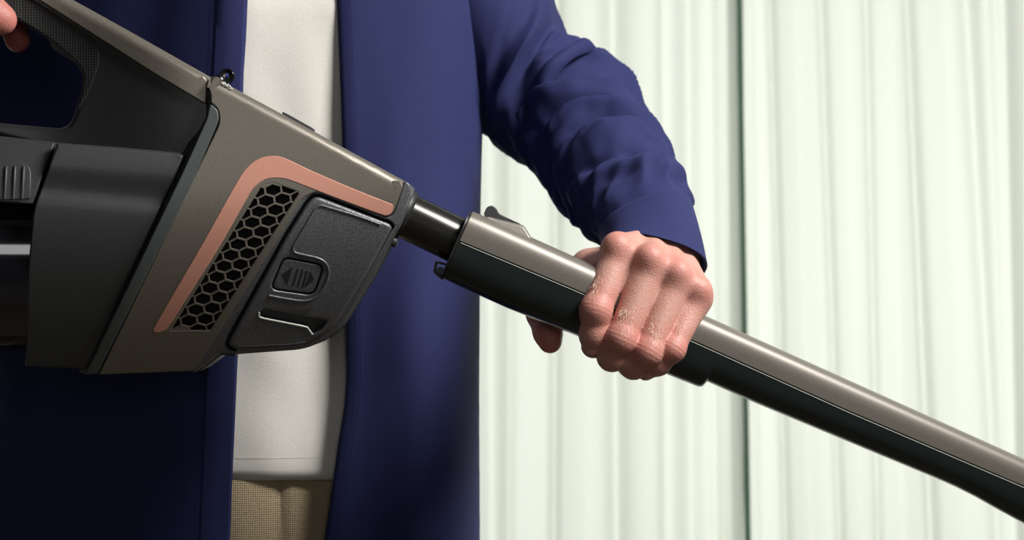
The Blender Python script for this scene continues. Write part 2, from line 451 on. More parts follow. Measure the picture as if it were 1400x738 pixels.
gb = bmesh.new()
for i in range(-12, 14):
    for j in range(-4, 16):
        c = np.array((363.6, 274.7)) + a1*i + a2*j
        C = clean(clip(ccw([tuple(c+p) for p in hexr]), hwin))
        if len(C) < 3 or parea(C) < 2: continue
        bw_ = 1.75 if parea(C) > 200 else 1.35; H = offset(C, bw_); Hm = offset(C, bw_*.55)
        ok = parea(C) > 34 and parea(H) > 5 and all(((C[(k+1) % len(C)][0]-C[k][0])*(H[(k+1) % len(C)][0]-H[k][0])+(C[(k+1) % len(C)][1]-C[k][1])*(H[(k+1) % len(C)][1]-H[k][1])) > 0 for k in range(len(C)))
        def ring(pts, d): return [gb.verts.new(P(x, y, BD(x, y)+d)) for x, y in pts]
        r0 = ring(C, .0002)
        if not ok: gb.faces.new(r0); continue
        r1, r2, r3 = ring(Hm, .0002), ring(H, .0009), ring(H, .0050)
        for A, B in ((r0, r1), (r1, r2), (r2, r3)):
            for k in range(len(A)): gb.faces.new((A[k], A[(k+1) % len(A)], B[(k+1) % len(A)], B[k]))
bmesh.ops.remove_doubles(gb, verts=gb.verts[:], dist=2e-5)
put('vent_grille', from_bm(gb, 'vent_grille'), M['taupe'], vac, 'honeycomb vent grille', sharp=30)
panel('vent_backing', offset(ccw(grille_out), -2), M['dark'], vac, at(.010), thick=.01, bev=.5, step=20)

stripe = [(210,452),(214,442),(241,395),(281,326),(306,281),(322,253),(336,231),(354,217),(374,213),(391,217),(427,234),(484,258.5),(534,278.5),(537.5,281),(537,286.5),(534,292),(529,294),(520,292.5),(460,270.5),(411,251.5),(391,244.5),(375,243),(362,245.5),(350,254),(340,267),(302,334),(261,399),(231,446),(224,452),(218,454.5),(212,454)]
panel('copper_stripe', catmull(stripe, 3), M['copper'], vac, at(-.0003), thick=.002, bev=.7, step=11, round_h=.6, sharp=60)

# frame round the filter cover, cover with its details
cover_out = rounded([(432, 267.5, 9), (533, 306, 5), (536, 312, 3), (502, 375, 14), (476, 417, 22), (454, 452, 26), (419, 471, 18), (324, 478, 3), (312, 472, 6), (315, 462, 4), (392, 322, 0), (421, 276, 10)])
frame_out = rounded([(432, 258, 6), (528, 297.5, 6), (538, 293, 8), (553.5, 247.5, 1), (561, 251.5, 5), (561.5, 263, 6), (545, 307, 4), (537, 318, 3), (500, 385, 10), (465, 440, 20), (420, 468, 10), (330, 474, 2), (324, 483, 2), (300, 483, 3), (266, 509, 3), (262, 508, 1), (383, 318, 0), (409, 271, 10)])
panel('filter_frame', frame_out, M['cover'], vac, at(.0012), thick=.075, bev=2.2, holes=[offset(ccw(cover_out), -4.5)], hbev=1.6, step=14, back=False)
panel('filter_well', offset(ccw(cover_out), -6), M['dark'], vac, at(.012), thick=.06, bev=1, step=30)
groove = rounded([(354, 428, 4), (360, 421.5, 3), (448, 438.5, 1), (440, 450, 4), (428, 456, 3), (417, 446, 4), (358, 434, 4)])
btn_out = rounded([(388, 352.5, 9), (442, 363, 9), (428, 402, 10), (371, 394, 9)])
cov = panel('filter_cover', cover_out, M['cover'], vac, at(-.0012), thick=.05, bev=5.0, holes=[groove, offset(ccw(btn_out), -2.0)], hbev=1.4, step=12, back=False)
panel('grip_recess', offset(ccw(groove), -4), M['charcoal'], cov, lambda x, y: BD(x, y)+.0035, thick=.01, bev=.5, step=14)
btn = panel('release_button', btn_out, M['cover'], cov, at(-.0006), thick=.01, bev=2.5, step=12)
panel('button_well', offset(ccw(btn_out), -4), M['dark'], cov, at(.006), thick=.01, bev=.5, step=20)
def c7(x, y): return (340+x*.325, 250+y*.325)
for nm, pts in (('arrow_mark', [(140,383),(188,352),(162,428)]), ('bar_mark', [(203,360),(211,362),(192,431),(184,429)]), ('bar_mark', [(223,364),(231,366),(212,436),(204,434)]), ('bar_mark', [(242,369),(250,371),(231,440),(223,438)]), ('arrow_mark', [(260,371),(276,407),(236,440)])):
    panel(nm, [c7(*p) for p in pts], M['icon'], btn, at(-.0009), thick=.001, bev=.3, step=0)
def on_cover(pts, d=-.0013): return [P(x, y, BD(x, y)+d) for x, y in catmull(pts, 5, False)]
tube('ridge', on_cover([(520,307),(490,296),(450,284),(438,281),(431,286),(420,305),(404,332),(400.5,340),(404,345.5),(418,349),(436,353.5),(446,361),(449.5,373),(445,388),(437,401),(425,409.5),(410,411),(392,408.5),(368,404)]), .0009, M['cover'], cov, n=8)
tube('recess_lip', on_cover([(354.5,427),(354,431),(358,434.5),(385,440),(417,446.5),(421,449),(427,457)]), .0007, M['pale_line'], cov, n=8)
for q in (0, 1):
    tube('edge_rib', [P(x, y+3.2*q, BD(x, y)-.0006+.0008*q) for x, y in ((326,469.5),(360,468.5),(395,467),(418,464))], .0006, M['cover'], cov, n=6)
panel('latch_foot', rounded([(262, 508, 2), (300, 478, 3), (312, 478, 2), (326, 482, 2), (320, 487, 2), (303, 485, 2), (272, 508, 2)]), M['charcoal'], vac, at(.010), thick=.02, bev=1.2, step=0)

# rim between housing and dust bin
panel('housing_rim', rounded([(287.5, 142, 3), (298, 150, 6), (299.5, 164, 6), (262, 252, 0), (133, 511, 2), (117, 512, 2), (250, 235, 0), (282.5, 163, 2)]), M['rim'], vac, at(-.0005), thick=.05, bev=1.6, step=14)
def rim_in(x, y):
    xr = np.interp(y, [150, 163, 235, 512], [284, 282.5, 250, 117])
    return BD(x, y)+.0015+max(0, xr-x)*.0010
panel('rim_bevel', [(283.5, 161), (251, 235), (118, 511.5), (108, 507), (243, 212), (270, 180)], M['charcoal'], vac, rim_in, thick=.04, bev=.6, step=10)

# dust bin: collar, lid, smoked container - all round the same lying cylinder
def half_round(name, left, right, top, bot, Yc, hd, m, n=36, s=14, prof=None, parent=vac, qe=2.0):
    """lying cylinder: front half bulges to the camera, back half mirrored; outline given in the side view"""
    rings = []
    for i in range(s+1):
        t = i/s; ring = []
        for k in range(2*n):
            ph = math.pi*k/n; cq = math.cos(ph); sq = math.sin(ph); v = (1-math.copysign(abs(cq)**(2/qe), cq))/2   # 0 top .. 1 bottom
            lp = left(v); rp = right(v); px = lp+(rp-lp)*t
            py = top(px)+(bot(px)-top(px))*v
            y = Yc(px)-hd*math.copysign(abs(sq)**(2/qe), sq)
            if prof: y += prof(py, px)*(1 if ph < math.pi else -1)
            ring.append(P(px, py, y))
        rings.append(ring)
    v_, f_ = loft(rings)
    return put(name, mesh(v_, f_, name), m, parent, sharp=40)
binY = lambda px: Yp(px)+.012
lcol = lambda v: np.interp(v, [0, .12, .3, .6, 1], [78, 66, 46, 37.5, 35])
rcol = lambda v: np.interp(v, [0, 1], [262, 124])
topc = lambda px: 195+(px-78)*.078
botc = lambda px: 500+(px-35)*.04
def col_prof(py, px):
    e = py-(268+(px-60)*.09)
    return .0035/(1+math.exp(min(40, max(-40, e/3.2)))) - .004*math.exp(-((py-(222+(px-60)*.08))/26)**2)
col_l = [(lcol(v), 195+305*v) for v in np.linspace(0, 1, 26)]
col_out = [(78, 195), (160, 201), (246, 208.5), (270, 186), (262, 215), (124, 511), (112, 504), (70, 502)] + col_l[::-1][:-1]
panel('bin_collar', [(78, 195), (160, 201), (246, 208.5), (252, 212), (118, 508), (112, 504), (70, 502)]+col_l[::-1][:-1], M['charcoal'], vac, lambda x, y: BD(x, y)+.0035+col_prof(y, x), thick=.09, bev=lambda x, y: 5 if y < 212 or y > 495 else 2.5, step=5)
half_round('dust_bin', lambda v: -150, lambda v: np.interp(v, [0, .3, .6, 1], [60, 47, 40, 38]), lambda px: 215, lambda px: 482, binY, .056, M['bin'], n=48, s=4)
half_round('bin_base', lambda v: -172, lambda v: -148, lambda px: 213, lambda px: 484, binY, .058, M['charcoal'], n=48, s=4)
def lid_d(px, py):
    d = (275-py)*K
    return binY(px)-.0655+.9*d*d/(.1)
panel('bin_lid', rounded([(-150, 180, 0), (0, 186, 0), (75, 194.5, 2), (44, 279, 2), (0, 276, 0), (-150, 270, 0)]), M['charcoal'], vac, lid_d, thick=.05, bev=2.0, step=10)
lat = panel('bin_latch', rounded([(-40, 215, 0), (30, 218.5, 10), (42.5, 230, 8), (42, 272, 3), (0, 273.5, 0), (-40, 270, 0)]), M['charcoal'], vac, lambda x, y: lid_d(x, y)-.0012, thick=.004, bev=1.5, step=10)
for x0, x1 in ((-4, -7), (8.5, 6), (20.5, 18), (32.5, 30)):
    tube('latch_rib', [P(x0+(x1-x0)*t, 226+46*t, lid_d(x0, 226+46*t)-.0018) for t in (0, .06, .3, .6, 1)], [.0004, .0009, .0010, .0010, .0010], M['charcoal'], lat, n=8)

# handle
def HD(px, py):
    return Yp(px) - (.018+.028*(lambda t: t*t*(3-2*t))(max(0, min(1, (px-30)/260))))
h_out = rounded([(-90, -92, 0), (57, -9, 0), (138, 43, 0), (215, 96, 0), (284, 131, 0), (284, 161, 2), (254, 214, 2), (90, 208, 2), (0, 186, 2), (-90, 180, 0), (-90, 163, 0), (0, 168.5, 0), (84, 175.5, 6), (95, 170.5, 6), (104, 150, 6), (114, 117, 10), (114, 98, 10), (100, 80, 10), (70, 54, 8), (25, 26.5, 6), (-90, -38, 0)])
def h_bev(x, y):
    if x < 125 and y > 0.62*(x-53)+18: return 6.5
    return 2.0
panel('handle', h_out, M['handle'], vac, HD, thick=.055, bev=h_bev, step=10, round_h=1.6)
g_out = rounded([(-90, -80, 0), (53, 3, 0), (128, 51.5, 5), (137, 66, 8), (136, 92, 10), (122, 128, 12), (108, 152, 4), (104, 149, 4), (113.2, 117, 10), (113.2, 98, 10), (99, 80.5, 10), (69, 55, 8), (25, 27.5, 6), (-90, -36, 0)])
panel('grip_pad', g_out, M['grip'], vac, lambda x, y: HD(x, y)-.0007, thick=.012, bev=3.2, step=8, round_h=1.8)
panel('trigger', rounded([(67, 52, 3), (78, 57, 4), (109, 82, 3), (110, 88, 2), (97, 82, 4), (73, 67, 4), (68, 60, 3)]), M['charcoal'], vac, lambda x, y: Yp(x)-.010, thick=.02, bev=2.5, step=0)
ct = lambda x: 2+(x-102)*.5465
panel('handle_cap', rounded([(-90, -83, 0), (53, -.5, 0), (134, 51, 0), (211, 100.5, 0), (281.5, 142.5, 2), (283.5, 103, 2), (176, 42, 0), (102, 1, 0), (-90, -107, 0)]), M['taupe'], vac, lambda x, y: HD(x, y)-.0035, thick=.07, bev=lambda x, y: 13 if y-ct(x) < 4 else 1.4, step=10, round_h=1.3)
# thin top details
panel('switch_plate', rounded([(386, 152.5, 1), (391, 154.5, 1), (426, 174, 2), (424, 178, 1), (386, 157, 1)]), M['charcoal'], vac, lambda x, y: Yp(x)-.02, thick=.03, bev=.6, step=0)
for pts in ([(301,110),(306,116),(305,112),(310,118)], [(307,112.5),(312,119),(312,114)], [(313,116),(318,122),(314,121)]):
    tube('logo_stroke', [P(x, y, BD(x, y)+.0006) for x, y in pts], .0004, M['pale_line'], vac, n=6)

# connecting pipe and wand
UX, UY = math.cos(math.radians(24.1)), math.sin(math.radians(24.1))
def wpt(t, w, dy):                        # t along the wand (px), w up from its axis (px), dy depth (m)
    px = 626+UX*t+UY*w; py = 335+UY*t-UX*w
    return P(px, py, Yp(626+UX*t)+dy)
def pipe_pt(px, py): return P(px, py, Yp(px))
tube('connecting_pipe', [pipe_pt(530, 283), pipe_pt(552.5, 293.5), pipe_pt(590, 311.6), pipe_pt(640, 336)], .0157, M['pipe'], vac, n=48, sharp=50)
tube('pipe_collar', [pipe_pt(545, 290), pipe_pt(549, 292), pipe_pt(555, 294.8), pipe_pt(556, 295.3)], [.0185, .0185, .0178, .0165], M['black'], vac, n=40)
tube('locking_pin', [P(524, 324.5, Yp(530)-.006), P(541, 331.5, Yp(540)-.006), P(543.5, 332.6, Yp(540)-.006)], [.0036, .0036, .0026], M['charcoal'], vac, n=18)
panel('lock_tab', rounded([(560, 259, 1), (569, 262.5, 1), (571, 265, 1), (569, 267, 1), (558, 263, 1)]), M['charcoal'], vac, lambda x, y: Yp(x)-.004, thick=.008, bev=.6, step=0)

TOP = [(0, 51), (400, 50), (900, 49)]
SEAM = [(0, 6), (173, 10), (350, 12), (575, 11), (840, 15), (1100, 18)]
BOT = [(0, -50.5), (100, -51), (206, -46.5), (335, -44.5), (379, -42.5), (384, -40), (387.5, -31), (452, -31), (590, -27.5), (740, -23.5), (775, -24), (805, -27), (865, -32), (1000, -34), (1100, -34)]
HW = [(0, .0245), (1100, .0205)]
T_END = 1560
def wand_half(upper):
    ts = sorted(set(list(np.linspace(0, 376, 24)) + [379, 381, 383, 384.5, 386, 387.5, 390] + list(np.linspace(400, T_END, 40))))
    rings = []; n = 32
    for t in ts:
        hw = lerp_tab(HW, t); sm = lerp_tab(SEAM, t); e = .0
        ed = min(1, (t+.0)/4)                                   # small rounding at the mouth
        r = []
        for k in range(n+1):
            a = math.pi*k/n; c, s = math.cos(a), math.sin(a)
            if upper:
                q = 3.7; H = lerp_tab(TOP, t)-sm-1.0; base = sm+1.0
            else:
                q = 3.4; H = lerp_tab(BOT, t)-sm+1.0; base = sm-1.0
            cc = math.copysign(abs(c)**(2/q), c); ss = abs(s)**(2/q)
            sc_ = .985+.015*ed
            r.append(wpt(t, base+H*ss*sc_, -hw*cc*sc_))
        r += [wpt(t, base, hw*.5), wpt(t, base, -hw*.5)]
        rings.append(r)
    return loft(rings)
v_, f_ = wand_half(True); put('wand_upper_shell', mesh(v_, f_, 'wand_upper_shell'), M['taupe_wand'], vac, sharp=40)
v_, f_ = wand_half(False); put('wand_lower_shell', mesh(v_, f_, 'wand_lower_shell'), M['lower'], vac, sharp=40)
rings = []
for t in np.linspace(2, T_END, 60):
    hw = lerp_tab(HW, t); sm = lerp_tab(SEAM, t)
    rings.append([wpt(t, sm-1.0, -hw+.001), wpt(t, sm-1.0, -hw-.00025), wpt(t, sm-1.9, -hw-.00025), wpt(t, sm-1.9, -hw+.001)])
v_, f_ = loft(rings); put('seam_highlight', mesh(v_, f_, 'seam_highlight'), M['pale_line'], vac)  # light grey strip painting the highlight on the lower shell's bevelled edge
v_, f_ = loft([[wpt(t, lerp_tab(SEAM, t)+w, s*(lerp_tab(HW, t)-.0012)) for w, s in ((-6, -1), (6, -1), (6, 1), (-6, 1))] for t in np.linspace(2, T_END-2, 40)])
put('wand_core', mesh(v_, f_, 'wand_core'), M['dark'], vac)
# mouth of the wand: dark ring with the pipe inside
def mouth(t0, t1, s0, s1, name, m):
    rings = []
    for t, s in ((t0, s1), (t0, s0), (t1, s0)):
        r = []
        for k in range(48):
            a = 2*math.pi*k/48; q = 3.4; c, s_ = math.cos(a), math.sin(a)
            r.append(wpt(t, math.copysign(abs(s_)**(2/q), s_)*50.4*s, -math.copysign(abs(c)**(2/q), c)*.0242*s))
        rings.append(r)
    v_, f_ = loft(rings, caps=False); return put(name, mesh(v_, f_, name), m, vac, sharp=40)
mouth(-4, 6, .96, .60, 'wand_mouth', M['black'])
# hump with slide button
panel('button_hump', rounded([(658, 300, 2), (666, 295.5, 3), (684, 300, 8), (712, 306.5, 3), (717, 309, 3), (728, 327, 3), (724, 345, 0), (700, 338, 0), (664, 318, 0)]), M['taupe_wand'], vac, lambda x, y: Yp(x)-.0115-.00018*max(0, y-300), thick=.023, bev=3.0, step=8, round_h=1.6)
panel('slide_button', rounded([(661, 293, 3), (666, 282, 4), (674, 280.5, 5), (679.5, 286, 3), (682, 291.5, 3), (712.5, 307, 2), (690, 308, 2), (668, 302, 2)]), M['charcoal'], vac, lambda x, y: Yp(x)-.0065, thick=.013, bev=1.5, step=0)
# contact socket under the mouth
sk = rounded([(595, 356, 3), (618, 362, 2), (606, 383, 2), (602, 381, 2), (592, 372, 3)])
panel('contact_socket', sk, M['black'], vac, lambda x, y: Yp(x)-.009, thick=.018, bev=1.0, holes=[offset(ccw(sk), 3.2)], hbev=.6, step=0, back=False)
panel('contact_block', rounded([(600, 364, 2), (606, 366, 1), (602, 377, 1), (596, 371, 1)]), M['rim'], vac, lambda x, y: Yp(x)-.006, thick=.012, bev=.8, step=0)

# ------------------------------------------------------------------ hands: distance fields -> smooth skin
def cone(Q, a, b, ra, rb):
    a = np.array(a, np.float32); b = np.array(b, np.float32); ba = b-a
    pa = Q-a; h = np.clip((pa@ba)/(ba@ba), 0, 1)
    return np.linalg.norm(pa-h[..., None]*ba, axis=-1)-(ra+(rb-ra)*h)
def smin(a, b, k):
    h = np.maximum(k-np.abs(a-b), 0)/k
    return np.minimum(a, b)-h*h*k*.25
def nets(F, lo, h):
    """naive surface nets: returns vertices, quads"""
    S = F < 0; nx, ny, nz = F.shape
    cs = [(i, j, k) for i in (0, 1) for j in (0, 1) for k in (0, 1)]
    sl = lambda i, n: slice(i, n-1+i)
    cnt = sum(S[sl(i, nx), sl(j, ny), sl(k, nz)].astype(np.int8) for i, j, k in cs)
    act = (cnt > 0) & (cnt < 8); idx = np.full(act.shape, -1, np.int64); I = np.argwhere(act); idx[act] = np.arange(len(I))
    pos = np.zeros((len(I), 3)); num = np.zeros(len(I))
    for c in cs:
        for ax in range(3):
            if c[ax]: continue
            d = list(c); d[ax] = 1
            a = F[I[:, 0]+c[0], I[:, 1]+c[1], I[:, 2]+c[2]]; b = F[I[:, 0]+d[0], I[:, 1]+d[1], I[:, 2]+d[2]]
            m = (a < 0) != (b < 0); t = np.where(m, a/np.where(m, a-b, 1), 0)
            p = np.array(c, float)[None].repeat(len(I), 0); p[:, ax] += t
            pos[m] += p[m]; num[m] += 1
    V = (I+pos/num[:, None])*h+lo
    quads = []
    for ax in range(3):
        u, v = (ax+1) % 3, (ax+2) % 3
        s0 = [slice(None)]*3; s1 = [slice(None)]*3; s0[ax] = slice(0, -1); s1[ax] = slice(1, None)
        ch = S[tuple(s0)] != S[tuple(s1)]; E = np.argwhere(ch)
        ok = (E[:, u] > 0) & (E[:, v] > 0) & (E[:, u] < F.shape[u]-1) & (E[:, v] < F.shape[v]-1); E = E[ok]
        def g(du, dv):
            c = E.copy(); c[:, u] += du; c[:, v] += dv; return idx[c[:, 0], c[:, 1], c[:, 2]]
        q = np.stack([g(-1, -1), g(0, -1), g(0, 0), g(-1, 0)], 1)
        flip = ~S[tuple(s0)][E[:, 0], E[:, 1], E[:, 2]]
        q[flip] = q[flip][:, ::-1]; quads.append(q)
    return V, np.concatenate(quads)

def build_hand(fingers, thumb, wrist, arm, lo, hi, h, extra=(), cut=None):
    lo = np.array(lo); n = np.ceil((np.array(hi)-lo)/h).astype(int)
    g = np.stack(np.meshgrid(*[lo[i]+h*np.arange(n[i]) for i in range(3)], indexing='ij'), -1).astype(np.float32)
    F = None; palm = None
    for J, R in fingers:
        f = None
        for i in range(3):
            c = cone(g, J[i], J[i+1], R[i], R[i+1])
            f = c if f is None else smin(f, c, .004)
        for i in (1, 2):                                     # knuckle swelling
            f = smin(f, np.linalg.norm(g-np.array(J[i], np.float32), axis=-1)-R[i]*.985, .004)
        # skin creases over the joints
        for i, amp in ((1, .00022), (2, .00014)):
            d = np.array(J[i+1])-np.array(J[i-1]); d /= np.linalg.norm(d); q = g-np.array(J[i], np.float32)
            s = q@d.astype(np.float32); rr = np.linalg.norm(q, axis=-1)
            f = f+amp*np.exp(-(s/.0038)**2)*np.exp(-(rr/.016)**2)*np.cos(s*2*math.pi/.0030)
        F = f if F is None else smin(F, f, .0010)
        c = cone(g, J[0], wrist, R[0]*1.0, .0145)
        palm = c if palm is None else smin(palm, c, .010)
    for a, b, ra, rb in extra: palm = smin(palm, cone(g, a, b, ra, rb), .010)
    H = smin(palm, F, .006)
    for J, R in fingers:                                     # bony knuckles and tendons on the back of the hand
        H = smin(H, np.linalg.norm(g-np.array(J[4], np.float32), axis=-1)-.0054, .011)
        H = smin(H, cone(g, J[4], J[5], .0030, .0022), .009)
    t = None
    for i in range(len(thumb[0])-1):
        c = cone(g, thumb[0][i], thumb[0][i+1], thumb[1][i], thumb[1][i+1])
        t = c if t is None else smin(t, c, .004)
    H = smin(H, t, .007)
    for a, b, ra, rb in arm: H = smin(H, cone(g, a, b, ra, rb), .015)
    if cut is not None: H = np.maximum(H, cut(g))
    V, Q = nets(H, lo, h)
    fl = np.zeros(len(V))
    for J, R in fingers:
        for i, w, s in ((1, .75, .010), (2, .35, .008), (3, .55, .010)):
            fl = np.maximum(fl, w*np.exp(-(np.linalg.norm(V-np.array(J[i]), axis=1)/(s+R[i]))**2*1.6))
        fl = np.maximum(fl, .55*np.exp(-(np.linalg.norm(V-np.array(J[4]), axis=1)/.013)**2))
    fl = np.maximum(fl, .8*np.exp(-(np.linalg.norm(V-np.array(thumb[0][-1]), axis=1)/.022)**2))
    return V, Q, fl

def chain(pts, R, m_out, back):
    J = [tuple(P(*p)) for p in pts]
    J.append(tuple(P(*m_out))); J.append(tuple(P(*back)))
    return J, R
WR = (906, 338, .064)
LF = [chain([(846,346,.010),(814.5,424,-.0075),(813,457,-.003),(811,473,.0065)], [.0116,.0103,.0096,.0084], (842,334,.004), (884,322,.040)),
      chain([(889,364,.006),(849,463,-.0095),(837,487,-.001),(834,492,.014)], [.0118,.0101,.0094,.0082], (888,350,-.001), (903,322,.040)),
      chain([(924,386,.008),(885.5,481,-.0080),(866,499,.000),(859,500,.014)], [.0110,.0096,.0088,.0078], (927,370,.002), (918,326,.042)),
      chain([(951,409,.014),(918.5,477,-.0035),(900,496,.001),(883,507,.008)], [.0100,.0086,.0077,.0067], (956,394,.008), (930,334,.045))]
THJ = [tuple(P(*p)) for p in ((878,352,.068),(806,366,.066),(741,428,.058),(749,455,.050),(752,467,.046))]
LT = (THJ, [.016,.0125,.0108,.0098,.0082])
arm_c = [(P(*WR), P(884, 308, .112), .0235, .026), (P(884, 308, .112), P(866, 274, .155), .026, .029)]
arm_c = [(tuple(a), tuple(b), c, d) for a, b, c, d in arm_c]
ext = [(tuple(P(846,350,.022)), tuple(P(806,368,.062)), .0095, .0115),       # web between index and thumb
       (tuple(P(945,400,.022)), tuple(P(914,352,.064)), .0125, .0145)]
for (Ja, Ra), (Jb, Rb) in zip(LF, LF[1:]):                   # webs between the fingers
    a_ = Vector(Ja[0]).lerp(Vector(Ja[1]), .42); b_ = Vector(Jb[0]).lerp(Vector(Jb[1]), .36)
    ext.append((tuple(a_+Vector((0, .006, 0))), tuple(b_+Vector((0, .006, 0))), .0068, .0068))
pl = P(700, 530, -.03); ph = P(985, 268, .12)
lh = build_hand(LF, LT, tuple(P(*WR)), arm_c, (pl.x, -.030, P(0, 530, -.03).z), (P(985, 0, .1).x, .118, P(0, 262, .1).z), .00085, ext)

# hand on the handle: thumb and one fingertip reach into the picture
RF = [chain([(-95,-60,-.020),(-30,-30,-.030),(10,12,-.032),(24,54,-.032)], [.0105,.0100,.0095,.0085], (-98,-70,-.014), (-150,-90,-.03)),
      chain([(-125,-55,-.020),(-70,-40,-.024),(-40,0,-.034),(-45,24,-.052)], [.0105,.0100,.0092,.0085], (-128,-66,-.014), (-165,-80,-.03)),
      chain([(-150,-45,-.022),(-105,-45,-.024),(-80,-10,-.036),(-88,12,-.056)], [.0105,.0095,.0088,.0080], (-153,-56,-.016), (-175,-70,-.03)),
      chain([(-172,-32,-.026),(-135,-42,-.028),(-115,-15,-.040),(-122,4,-.058)], [.0095,.0085,.0078,.0070], (-175,-44,-.020), (-185,-60,-.035))]
WR2 = (-215, -70, -.060)
TH2 = ([tuple(P(*p)) for p in ((-190,-60,-.075),(-110,-30,-.092),(-45,2,-.100),(-14,20,-.102),(2,27,-.100))], [.016,.0135,.0122,.0122,.0098])
arm2 = [(tuple(P(*WR2)), tuple(P(-262, -67, .02)), .023, .026)]
rh = build_hand(RF, TH2, tuple(P(*WR2)), arm2, (P(-300, 0, -.06).x, -.122, P(0, 90, -.1).z), (P(60, 0, -.06).x, .02, P(0, -130, -.06).z), .0011, [(tuple(P(-120,-50,-.03)), tuple(P(-120,-40,-.085)), .010, .013)])

tip_ = np.array(P(24, 52, -.032)); rh = (rh[0], rh[1], np.maximum(rh[2], 1.3*np.exp(-(np.linalg.norm(rh[0]-tip_, axis=1)/.020)**2)))  # extra dark red painted on this fingertip for its shade and backlight
# ------------------------------------------------------------------ the person
person = empty('person', (P(317, 0, .28).x, .28, 0))
tag(person, 'standing person in open navy shirt, white t-shirt and beige trousers gripping the vacuum', 'person')
XC, YT = P(317, 0, .28).x, .285            # torso axis
def sup(a, b, n, ph, ox=0, oy=0, nl=None):
    c, s = math.cos(ph), math.sin(ph)
    if nl and c < 0: n = nl
    return (XC+ox+a*math.copysign(abs(c)**(2/n), c), YT+oy+b*math.copysign(abs(s)**(2/n), s))

verts = [tuple(v) for v in lh[0]]; faces = [tuple(q) for q in lh[1].tolist()]; flush_shade = list(lh[2])
o = len(verts); verts += [tuple(v) for v in rh[0]]; faces += [tuple(i+o for i in q) for q in rh[1].tolist()]; flush_shade += list(rh[2])
def add(v, f):
    global verts, faces, flush_shade
    o = len(verts); verts += [tuple(x) for x in v]; faces += [tuple(i+o for i in q) for q in f]; flush_shade += [.2]*len(v)
SHL = P(610, -110, .30); ELB = P(785, 160, .282); FOR = P(870, 280, .148)
add(*tube('', [SHL, P(701, 82, .30), P(745, 132, .293), ELB, P(828, 216, .228), P(850, 250, .187), FOR, P(884, 308, .112)], [.045, .04, .037, .034, .032, .029, .027, .024], None, None, n=20, obj=False))
SHR = P(30, -100, .30); ELR = P(-335, 70, .19); FOR2 = P(-262, -67, .02)
add(*tube('', [SHR, P(-30, 12, .30), P(-115, 45, .28), P(-225, 70, .24), ELR, P(-305, 10, .12), P(-278, -40, .05), FOR2, P(-240, -75, -.03)], [.045, .036, .034, .032, .030, .028, .026, .025, .024], None, None, n=20, obj=False))
rings = []
for z, a, b in ((.80, .150, .085), (.9, .155, .085), (1.0, .150, .082), (1.15, .160, .088), (1.3, .175, .092), (1.40, .165, .080), (1.44, .10, .06), (1.47, .055, .052), (1.53, .052, .050)):
    rings.append([(*sup(a, b, 2.3, 2*math.pi*k/40), z) for k in range(40)])
add(*loft(rings))
me = mesh(verts, faces, 'body')
att = me.attributes.new('flush_shade', 'FLOAT', 'POINT'); att.data.foreach_set('value', np.array(flush_shade, np.float32))
body = put('body', me, M['skin'], person, sharp=180)

def nail(c, along, normal, L, W_, name='fingernail'):
    along = Vector(along).normalized(); n = Vector(normal); n = (n-along*n.dot(along)).normalized(); s = along.cross(n)
    v, f = [], []; A, B = 7, 9
    for i in range(A):
        for j in range(B):
            u = i/(A-1)*2-1; w = j/(B-1)*2-1
            ww = W_*(1-.22*max(0, u)**3-.15*max(0, -u)**2); an = w*.95
            v.append(Vector(c)+along*(u*L/2-.10*L*w*w*(1 if u > 0 else -.4))+s*(math.sin(an)*ww/2/math.sin(.95))+n*((math.cos(an)-1)*ww*.55-.0006*u*u))
    for i in range(A-1):
        for j in range(B-1): f.append((i*B+j, i*B+j+1, (i+1)*B+j+1, (i+1)*B+j))
    ob = put(name, mesh(v, f, name), M['nail'], body, sharp=180)
    md = ob.modifiers.new('thick', 'SOLIDIFY'); md.thickness = .0006; md.offset = 0
    return ob
from mathutils.bvhtree import BVHTree
bvh = BVHTree.FromPolygons([Vector(v) for v in lh[0].tolist()], lh[1].tolist())
def skin_hit(px, py):
    o_ = P(px, py, -.2); d_ = (P(px, py, .1)-o_).normalized(); h_, n_, _, _ = bvh.ray_cast(o_, d_)
    if h_ is None: return None, None
    return h_, (n_ if n_.dot(d_) < 0 else -n_)
for px, py, dx, dy, L, W_ in ((811, 479, -1, 10, .0085, .0110), (887, 514, -9, 6, .0075, .0080)):
    h_, n_ = skin_hit(px, py)
    if h_ is not None: nail(h_+n_*.0005, P(px+dx, py+dy, h_.y+.004)-P(px, py, h_.y), n_, L, W_)
hv, hf = [], []
rnd = random.Random(7)
for cx, cy, sx, sy, cnt in ((857, 436, 9, 16, 46), (897, 455, 8, 15, 46), (816, 392, 8, 16, 30), (930, 452, 6, 12, 18)):
    for q in range(cnt):
        px, py = cx+rnd.uniform(-sx, sx), cy+rnd.uniform(-sy, sy); h_, n_ = skin_hit(px, py)
        if h_ is None: continue
        d_ = Vector((-.25+rnd.uniform(-.5, .6), -.25, -1+rnd.uniform(-.2, .3))); d_ = (d_-n_*d_.dot(n_)*.9).normalized(); L = rnd.uniform(.0025, .0048)
        a_, b_ = tube('', [h_, h_+d_*L*.5+n_*L*.28, h_+d_*L+n_*L*.30], [.00007, .00006, .00003], None, None, n=3, obj=False)
        o = len(hv); hv += a_; hf += [tuple(i+o for i in w) for w in b_]
put('finger_hair', mesh(hv, hf, 'finger_hair'), mat('fair_hair', (.75, .60, .42), .4), body, 'fine fair hairs on the fingers', 'stuff')

